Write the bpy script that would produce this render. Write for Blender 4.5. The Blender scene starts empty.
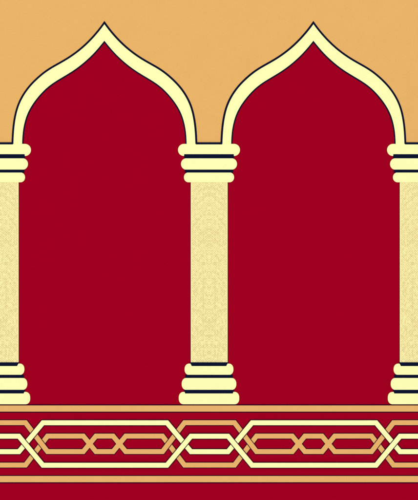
import bpy, bmesh, math
from mathutils import Vector
sc = bpy.context.scene
C = sc.collection
S = 0.003                       # one centimetre-grid unit of the woven design, in metres
W0, H0 = 209.0, 250.0

# ---------------------------------------------------------------- camera
cam = bpy.data.cameras.new('camera'); co = bpy.data.objects.new('camera', cam); C.objects.link(co)
co.location = (0, 0, 3.0); co.rotation_euler = (0, 0, 0)
cam.sensor_fit = 'VERTICAL'; cam.sensor_height = 24; cam.sensor_width = 24
cam.lens = 24 * (3.0 - 0.011) / (500 * S)
cam.clip_start = 0.05; cam.clip_end = 100
sc.camera = co
# ---------------------------------------------------------------- light: flat, even studio light
wd = bpy.data.worlds.new('World'); sc.world = wd; wd.use_nodes = True
wb = wd.node_tree.nodes['Background']; wb.inputs[0].default_value = (1, 1, 1, 1); wb.inputs[1].default_value = 0.93
ld = bpy.data.lights.new('soft_lamp', 'AREA'); ld.shape = 'SQUARE'; ld.size = 3.0; ld.energy = 202
lo = bpy.data.objects.new('soft_lamp', ld); C.objects.link(lo)
lo.location = (-1.6, 2.2, 9.0)
lo.rotation_euler = (Vector((0, 0, 0)) - Vector(lo.location)).to_track_quat('-Z', 'Y').to_euler()
sc.view_settings.view_transform = 'Standard'; sc.view_settings.look = 'None'
sc.view_settings.exposure = 0; sc.view_settings.gamma = 1
sc.render.engine = 'CYCLES'
sc.render.filter_size = 1.9
LIGHT = 1.15

# ---------------------------------------------------------------- materials
def lin(c):
    c /= 255.0
    return c / 12.92 if c <= 0.04045 else ((c + 0.055) / 1.055) ** 2.4
def base(rgb): return tuple(min(0.88, lin(v) / LIGHT) for v in rgb) + (1,)

def yarn(name, rgb, var=0.055, dots=None):
    m = bpy.data.materials.new(name); m.use_nodes = True
    nt = m.node_tree; N = nt.nodes; L = nt.links
    b = N['Principled BSDF']; b.inputs['Roughness'].default_value = 1.0
    b.inputs['Specular IOR Level'].default_value = 0.0
    tc = N.new('ShaderNodeTexCoord')
    col = N.new('ShaderNodeMix'); col.data_type = 'RGBA'; col.blend_type = 'MULTIPLY'
    col.inputs['Factor'].default_value = 1.0
    col.inputs['A'].default_value = base(rgb)
    # tufts: small cells, each a shade lighter or darker, domed
    vo = N.new('ShaderNodeTexVoronoi'); vo.inputs['Scale'].default_value = 620; vo.inputs['Randomness'].default_value = 0.75
    L.new(tc.outputs['Object'], vo.inputs['Vector'])
    no = N.new('ShaderNodeTexNoise'); no.inputs['Scale'].default_value = 14; no.inputs['Detail'].default_value = 3
    L.new(tc.outputs['Object'], no.inputs['Vector'])
    sep = N.new('ShaderNodeSeparateColor'); L.new(vo.outputs['Color'], sep.inputs[0])
    ad = N.new('ShaderNodeMath'); ad.operation = 'ADD'
    L.new(sep.outputs[0], ad.inputs[0]); L.new(no.outputs['Fac'], ad.inputs[1])
    mr = N.new('ShaderNodeMapRange'); mr.inputs['From Min'].default_value = 0.2; mr.inputs['From Max'].default_value = 1.8
    mr.inputs['To Min'].default_value = 1 - var; mr.inputs['To Max'].default_value = 1 + var
    L.new(ad.outputs[0], mr.inputs['Value'])
    cb = N.new('ShaderNodeCombineColor')
    for i in range(3): L.new(mr.outputs[0], cb.inputs[i])
    L.new(cb.outputs[0], col.inputs['B'])
    if dots:
        # mirrored two-tone speckle woven into the yarn
        sx = N.new('ShaderNodeSeparateXYZ'); L.new(tc.outputs['Object'], sx.inputs[0])
        ab = N.new('ShaderNodeMath'); ab.operation = 'ABSOLUTE'; L.new(sx.outputs[0], ab.inputs[0])
        cx = N.new('ShaderNodeCombineXYZ'); L.new(ab.outputs[0], cx.inputs[0]); L.new(sx.outputs[1], cx.inputs[1])
        def M(op, a, b_=None, c_=None):
            n = N.new('ShaderNodeMath'); n.operation = op
            for q, v in enumerate((a, b_, c_)):
                if v is None: continue
                if isinstance(v, (int, float)): n.inputs[q].default_value = v
                else: L.new(v, n.inputs[q])
            return n.outputs[0]
        U = M('MULTIPLY', ab.outputs[0], 1/S); V = M('MULTIPLY', sx.outputs[1], 1/S)
        v2 = N.new('ShaderNodeTexVoronoi'); v2.voronoi_dimensions = '2D'
        v2.inputs['Scale'].default_value = 1 / (1.15 * S); v2.inputs['Randomness'].default_value = 0.6
        L.new(cx.outputs[0], v2.inputs['Vector'])
        s2 = N.new('ShaderNodeSeparateColor'); L.new(v2.outputs['Color'], s2.inputs[0])
        chk = M('MULTIPLY', M('SINE', M('MULTIPLY', U, 2*math.pi/2.35)), M('SINE', M('MULTIPLY', V, 2*math.pi/2.35)))
        arc = M('SINE', M('MULTIPLY', M('MULTIPLY_ADD', M('MULTIPLY', U, U), 0.06, V), 2*math.pi/8.3))
        lane = M('LESS_THAN', M('ABSOLUTE', M('SUBTRACT', U, 5.9)), 0.45)
        w8_out = M('MULTIPLY_ADD', lane, 0.16, M('MULTIPLY_ADD', arc, 0.07, M('MULTIPLY_ADD', chk, 0.42, M('MULTIPLY_ADD', s2.outputs[1], 0.66, 0.13))))
        edge = M('GREATER_THAN', U, 17.5); w8_out = M('MULTIPLY_ADD', edge, -0.7, w8_out)
        rp = N.new('ShaderNodeValToRGB'); rp.color_ramp.elements[0].position = 0.15; rp.color_ramp.elements[1].position = 1.15 - 0.2
        rp.color_ramp.elements[0].color = base(rgb); rp.color_ramp.elements[1].color = base(dots)
        L.new(w8_out, rp.inputs[0]); L.new(rp.outputs[0], col.inputs['A'])
    L.new(col.outputs['Result'], b.inputs['Base Color'])
    bp = N.new('ShaderNodeBump'); bp.inputs['Strength'].default_value = 0.4; bp.inputs['Distance'].default_value = 0.0006
    bp.invert = True
    L.new(vo.outputs['Distance'], bp.inputs['Height']); L.new(bp.outputs[0], b.inputs['Normal'])
    return m
RED = yarn('crimson_yarn', (160, 0, 33))
OCH = yarn('ochre_yarn', (234, 180, 105), 0.045)
OCS = yarn('ochre_strap_yarn', (233, 179, 108), 0.045)
CRM = yarn('cream_yarn', (255, 255, 183), 0.02)
NAV = yarn('navy_yarn', (14, 19, 46), 0.05)
PLM = yarn('dark_violet_yarn', (36, 18, 52), 0.05)
DRK = yarn('dark_plum_yarn', (52, 6, 36), 0.05)
SPK = yarn('speckled_yarn', (255, 245, 174), 0.02, (222, 204, 140))
JUT = yarn('jute_backing', (150, 120, 85), 0.08)
FLR = yarn('floor_stone', (150, 146, 140), 0.03)

# ---------------------------------------------------------------- geometry helpers (design units -> metres)
def X(px): return (px - W0) * S
def Y(py): return (H0 - py) * S
class MB:
    def __init__(s, ox=0.0, oy=0.0): s.v = []; s.f = []; s.mi = []; s.mats = []; s.ox = ox; s.oy = oy
    def m(s, mat):
        if mat not in s.mats: s.mats.append(mat)
        return s.mats.index(mat)
    def P(s, p, z): return (X(p[0]) - s.ox, Y(p[1]) - s.oy, z * 0.001)
    def prism(s, pts, z0, z1, mat):
        n = len(pts); b = len(s.v); k = s.m(mat)
        a = sum(pts[i][0]*pts[(i+1) % n][1] - pts[(i+1) % n][0]*pts[i][1] for i in range(n))
        if a > 0: pts = pts[::-1]          # y is flipped, so this is counter-clockwise in the world
        s.v += [s.P(p, z0) for p in pts] + [s.P(p, z1) for p in pts]
        s.f.append(tuple(range(b + n, b + 2*n))); s.mi.append(k)
        s.f.append(tuple(range(b + n - 1, b - 1, -1))); s.mi.append(k)
        for i in range(n):
            j = (i + 1) % n
            s.f.append((b + i, b + j, b + n + j, b + n + i)); s.mi.append(k)
    def strip(s, line, hw, z0, z1, mat):
        lf, rt = sides(line, hw)
        b = len(s.v); k = s.m(mat); n = len(line)
        for l, r in zip(lf, rt): s.v += [s.P(l, z0), s.P(r, z0), s.P(r, z1), s.P(l, z1)]
        for i in range(n - 1):
            a, c = b + 4*i, b + 4*i + 4
            for q in range(4):
                s.f.append((a + q, a + (q+1) % 4, c + (q+1) % 4, c + q)); s.mi.append(k)
        s.f.append((b, b+3, b+2, b+1)); s.mi.append(k)
        e = b + 4*(n-1); s.f.append((e, e+1, e+2, e+3)); s.mi.append(k)
    def build(s, name, parent=None, bevel=0, label=None):
        me = bpy.data.meshes.new(name); me.from_pydata(s.v, [], s.f)
        for m in s.mats: me.materials.append(m)
        me.polygons.foreach_set('material_index', s.mi)
        bm = bmesh.new(); bm.from_mesh(me); bmesh.ops.recalc_face_normals(bm, faces=bm.faces); bm.to_mesh(me); bm.free()
        o = bpy.data.objects.new(name, me); C.objects.link(o)
        px = parent['_wx'] if parent and '_wx' in parent else 0.0
        py = parent['_wy'] if parent and '_wy' in parent else 0.0
        o.location = (s.ox - px, s.oy - py, 0); o['_wx'] = s.ox; o['_wy'] = s.oy
        if parent: o.parent = parent
        if label: o['label'] = label
        if bevel:
            md = o.modifiers.new('bevel', 'BEVEL'); md.width = bevel * 0.001; md.segments = 2
            md.limit_method = 'ANGLE'; md.angle_limit = math.radians(50)
        return o
def sides(line, hw):
    n = len(line); lf = []; rt = []
    for i in range(n):
        def nrm(a, b):
            dx, dy = b[0]-a[0], b[1]-a[1]; d = math.hypot(dx, dy); return (-dy/d, dx/d)
        n1 = nrm(line[i-1], line[i]) if i > 0 else nrm(line[0], line[1])
        n2 = nrm(line[i], line[i+1]) if i < n-1 else n1
        mx, my = n1[0]+n2[0], n1[1]+n2[1]; d = math.hypot(mx, my); mx /= d; my /= d
        k = hw / max(0.3, mx*n1[0] + my*n1[1])
        lf.append((line[i][0]+mx*k, line[i][1]+my*k)); rt.append((line[i][0]-mx*k, line[i][1]-my*k))
    return lf, rt
def rect(x0, y0, x1, y1): return [(x0, y0), (x1, y0), (x1, y1), (x0, y1)]
def pill(x0, y0, x1, y1, rx, ry, k=7):
    o = []
    for cx, cy, a0 in ((x1-rx, y0+ry, -90), (x1-rx, y1-ry, 0), (x0+rx, y1-ry, 90), (x0+rx, y0+ry, 180)):
        for i in range(k + 1):
            a = math.radians(a0 + 90*i/k); o.append((cx + rx*math.cos(a), cy + ry*math.sin(a)))
    # drop coincident points
    q = [o[0]]
    for p in o[1:]:
        if math.hypot(p[0]-q[-1][0], p[1]-q[-1][1]) > 0.02: q.append(p)
    if math.hypot(q[0][0]-q[-1][0], q[0][1]-q[-1][1]) < 0.02: q.pop()
    return q
def smooth(pts, k=5):
    P = [Vector(p) for p in pts]; P = [2*P[0]-P[1]] + P + [2*P[-1]-P[-2]]; o = []
    for i in range(1, len(P)-2):
        a, b, c, d = P[i-1:i+3]
        for j in range(k):
            t = j/k
            v = 0.5*((2*b) + (c-a)*t + (2*a-5*b+4*c-d)*t*t + (3*b-a-3*c+d)*t**3)
            o.append((v.x, v.y))
    o.append(tuple(pts[-1]))
    # even spacing, then relax so the curve has no kinks
    V_ = [Vector(p) for p in o]; d = [0]
    for a, c in zip(V_, V_[1:]): d.append(d[-1] + (c-a).length)
    n = 70; e = []
    for i in range(n + 1):
        t = d[-1]*i/n; j = max(q for q in range(len(d)) if d[q] <= t + 1e-9); j = min(j, len(d)-2)
        e.append(V_[j].lerp(V_[j+1], (t-d[j])/(d[j+1]-d[j])))
    for _ in range(14):
        e = [e[0]] + [e[i]*0.5 + (e[i-1]+e[i+1])*0.25 for i in range(1, n)] + [e[-1]]
    return [(p.x, p.y) for p in e]
# half profiles of the ogee arch: distance from its axis, height
OUT = smooth([(0,22.4),(4.0,28.2),(8.2,33.3),(15.3,41.1),(21,46.5),(28.7,52.8),(39,59.7),(49.1,65.2),(58.5,70.7),(64.7,75.9),
       (71.6,82.2),(77.9,89.4),(83.3,98),(86.6,105),(88.9,113),(90.6,122.5),(91.6,132.5),(92.1,144.6)])
INN = smooth([(0,40.7),(3.8,45.5),(9.5,52.2),(15.3,58.0),(24,65.5),(31.5,70.9),(39.5,75.8),(50,82),(57.5,87.5),(63,93),
       (68.6,99.6),(73.6,106.8),(77.6,114.6),(80.3,124),(81.9,133.5),(82.3,144.6)])
def off(prof, d):
    lf, rt = sides(prof, abs(d)); o = lf if d > 0 else rt
    # on the axis the tip stays on the axis
    u0, v0 = o[0]; u1, v1 = o[1]; t = (0-u0)/(u1-u0) if abs(u1-u0) > 1e-6 else 0
    tip = (0, v0 + (v1-v0)*t)
    r = [tip] + [p for p in o[1:] if p[0] > 0.05]
    r[-1] = (r[-1][0], prof[-1][1]); return r
grow = off(OUT, 1); G = -1 if grow[0][1] > OUT[0][1] else 1     # sign that moves a profile outwards (up)
OUT_E = off(OUT, 0.95*G); OUT_C = off(OUT, -1.1*G); INN_E = off(INN, -1.35*G); INN_C = INN
def full(prof, cx): return [(cx-u, v) for u, v in prof[::-1]] + [(cx+u, v) for u, v in prof[1:]]
def half(prof, cx, sgn): return [(cx+sgn*u, v) for u, v in prof]

COLS = [0.0, 209.0, 418.0]; ARCH = [104.4, 313.4]
XL, XR, YT, YB = -53.0, 471.0, -40.0, 528.0         # cut edges of the carpet

# ---------------------------------------------------------------- floor
fl = bpy.data.meshes.new('floor'); fl.from_pydata([(-20,-20,0),(20,-20,0),(20,20,0),(-20,20,0)], [], [(0,1,2,3)])
fl.materials.append(FLR); fo = bpy.data.objects.new('floor', fl); C.objects.link(fo); fo['kind'] = 'structure'

# ---------------------------------------------------------------- the carpet
rug = bpy.data.objects.new('prayer_carpet', None); C.objects.link(rug)
rug['label'] = 'crimson and ochre prayer carpet with two cream pointed arches over columns and an interlaced border'
rug['category'] = 'carpet'

b = MB(); b.prism(rect(XL, YT, XR, YB), 0.5, 8, JUT); b.build('backing', rug)

# ochre ground above the arches: one sheet following the outer edge of every arch
bot = []
def visible(u_prof, cx): return [p for p in full(u_prof, cx) if XL < p[0] < XR]
for cx in (-104.6, 104.4, 313.4, 522.4): bot += visible(OUT, cx)
bot = [(XL, bot[0][1])] + bot + [(XR, bot[-1][1])]
b = MB(); b.prism([(XL, YT)] + bot[0:] + [(XR, YT)], 8, 10.0, OCH); b.build('ochre_field', rug, label='plain ochre ground filling the space above both arches')

# crimson niches
for i, cx in enumerate((-104.6, 104.4, 313.4, 522.4)):
    x0, x1 = cx - 104.5, cx + 104.5
    if cx < 0: pts = [(XL, 79)] + [p for p in full(INN, cx) if p[0] > XL] + [(x1, 144.6), (x1, 405), (XL, 405)]; pts[0] = (XL, pts[1][1])
    elif cx > 418: q = [p for p in full(INN, cx) if p[0] < XR]; pts = [(x0, 405), (x0, 144.6)] + q + [(XR, q[-1][1]), (XR, 405)]
    else: pts = [(x0, 405), (x0, 144.6)] + full(INN, cx) + [(x1, 144.6), (x1, 405)]
    if cx < 0 or cx > 418:
        side = MB(); side.prism(pts, 8, 9.6, RED); side.build('niche_panel', rug, label='crimson strip of the next niche at the cut edge of the carpet')
    else:
        b = MB(X(cx), Y(250)); b.prism(pts, 8, 9.6, RED)
        b.build('niche_panel', rug, label='crimson panel of the %s niche' % ('left' if cx < 209 else 'right'))

# arches
def arch(cx, clip=None):
    b = MB(X(cx) if clip is None else 0, Y(90) if clip is None else 0)
    def band(o, n, z0, z1, mat):
        if clip is None: b.prism(full(o, cx) + full(n, cx)[::-1], z0, z1, mat)
        else:
            oo = [p for p in full(o, cx) if XL < p[0] < XR]; nn = [p for p in full(n, cx) if XL < p[0] < XR]
            b.prism(oo + nn[::-1], z0, z1, mat)
    band(OUT_E, INN_E, 8.2, 10.6, NAV); band(OUT_C, INN_C, 8.4, 11.8, CRM)
    b.build('arch', rug, bevel=0.35, label='cream pointed arch on the left' if cx == 104.4 else
            'cream pointed arch on the right' if cx == 313.4 else 'cut-off foot of the next arch at the carpet edge')
for cx in ARCH: arch(cx)
arch(-104.6, 1); arch(522.4, 1)

# columns
def column(cx):
    ox, oy = X(cx + 0.2), Y(272)
    b = MB(ox, oy); b.prism(rect(cx+.2-18.72, 170, cx+.2+18.72, 380), 8.3, 10.4, DRK)
    col = b.build('column', rug)
    if cx != 209: col['label'] = 'column cut by the %s edge of the photo' % ('left' if cx < 209 else 'right')
    else: col['label'] = 'whole column between the two arches'
    b = MB(ox, oy); b.prism(rect(cx+.2-18.4, 178, cx+.2+18.4, 364.5), 8.4, 11.2, SPK); b.build('shaft', col, bevel=0.3)
    b = MB(ox, oy); c = cx
    b.prism(rect(c-13.2, 142.3, c+13.2, 144.5), 8.4, 12.9, NAV)
    b.prism(pill(c-31.0, 143.9, c+31.0, 156.0, 5.9, 6.05), 8.5, 12.6, CRM)
    b.prism(pill(c-28.0, 158.3, c+28.0, 169.7, 5.2, 5.7), 8.5, 12.6, CRM)
    b.prism(pill(c-25.1, 172.4, c+25.1, 182.3, 4.6, 4.9), 8.5, 12.6, CRM)
    b.prism(pill(c-24.9, 154.2, c+24.9, 158.4, .6, .6, 3), 8.5, 12.9, NAV)
    b.prism(pill(c-24.2, 169.6, c+24.2, 172.6, .6, .6, 3), 8.5, 12.9, NAV)
    b.build('capital', col, bevel=0.25)
    b = MB(ox, oy)
    b.prism(pill(c-24.4, 363.6, c+24.4, 374.9, 4.3, 5.2), 8.5, 12.6, CRM)
    b.prism(pill(c-27.3, 377.9, c+27.3, 389.9, 4.5, 5.5), 8.5, 12.6, CRM)
    b.prism(pill(c-30.2, 391.9, c+30.2, 404.2, 4.4, 5.2), 8.5, 12.6, CRM)
    b.prism([(c-19.2, 362.3), (c+19.2, 362.3), (c+17.2, 366.0), (c-17.2, 366.0)], 8.5, 12.9, NAV)
    b.prism(pill(c-23.8, 374.7, c+23.8, 377.9, .6, .6, 3), 8.5, 12.9, NAV)
    b.prism([(c-25.2, 389.7), (c+25.2, 389.7), (c+23.8, 393.4), (c-23.8, 393.4)], 8.5, 12.9, NAV)
    b.build('base', col, bevel=0.25)
for cx in COLS: column(cx)

# border
b = MB(); b.prism(rect(XL, 405.0, XR, YB), 8, 9.7, RED)
brd = b.build('border', rug, label='crimson border band with interlaced straps between two ochre stripes')
for y0, y1, yt in ((405.5, 411.6, 404.4), (476.0, 482.2, 475.2)):
    b = MB(0, Y(y0)); b.prism(rect(XL, yt, XR, y1 + 1.1), 9.0, 10.6, DRK); b.prism(rect(XL+.1, y0, XR-.1, y1), 9.1, 11.0, OCS)
    b.build('border_stripe', brd)
R1, R2, R3, R4 = 422.7, 436.1, 451.6, 465.1
HC, HO = 2.42, 3.2
def path(fn):
    pts = []
    for k in (-1, 0, 1, 2, 3): pts += fn(0.5 + 209*k)
    L_, R_ = XL, XR; out = []
    for i in range(len(pts)-1):                    # clip to the carpet
        (xa, ya), (xb, yb) = pts[i], pts[i+1]
        if xb <= L_ or xa >= R_: continue
        if xa < L_: t = (L_-xa)/(xb-xa); xa, ya = L_, ya+(yb-ya)*t
        if xb > R_: t = (R_-xa)/(xb-xa); xb, yb = R_, ya+(yb-ya)*t
        if not out: out.append((xa, ya))
        out.append((xb, yb))
    q = [out[0]]
    for p in out[1:]:
        if math.hypot(p[0]-q[-1][0], p[1]-q[-1][1]) > 0.01: q.append(p)
    return q
def cream(ra, rb): return lambda c: [(c-42.5, ra), (c-18.5, rb), (c+18.5, rb), (c+42.5, ra)]
def ochre(ra, rb):                                 # ra under the column, rb in the niche, swapping twice
    other = R2 if rb == R3 else R3
    def f(c):
        m = c + 104.0
        return [(c-47, rb), (c-25, ra), (c+25, ra), (c+47, rb), (m-21.2, rb), (m-8.6, other), (m+8.6, other), (m+21.2, rb)]
    return f
D = path(ochre(R4, R2)); Cc = path(ochre(R1, R3)); A = path(cream(R1, R3)); B = path(cream(R4, R2))
def strap(line, zo, zc, mat, name, extra=None, label=None):
    b = MB(0, Y(444)); b.strip(line, HO, 9.1, zo, DRK); b.strip(line, HC, 9.15, zc, mat)
    for seg in (extra or []):
        p_, q_ = seg; b.strip([mix(p_, q_, .06), mix(p_, q_, .94)], HO, 9.2, 11.03, DRK); b.strip(seg, HC, 9.25, 11.2, mat)
    b.build(name, brd, label=label)
def mix(p, q, t): return (p[0]+(q[0]-p[0])*t, p[1]+(q[1]-p[1])*t)
ex = []
for k in range(3):
    c = 0.5 + 209*k
    for s in (-1, 1):
        p, q = (c+s*25, R1), (c+s*47, R3)
        if XL < p[0] < XR and XL < q[0] < XR: ex.append([mix(p, q, .42), mix(p, q, .95)])
strap(D, 10.3, 10.8, OCS, 'ochre_strap', label='ochre strap passing low under each column')
strap(Cc, 10.32, 10.9, OCS, 'ochre_strap', ex, label='ochre strap passing high under each column')
strap(A, 11.9, 12.2, CRM, 'cream_strap', label='cream strap along the top of the border, under the other cream strap')
strap(B, 12.5, 12.8, CRM, 'cream_strap', label='cream strap along the bottom of the border, crossing on top')
for o in C.objects:
    for k in ('_wx', '_wy'):
        if k in o: del o[k]
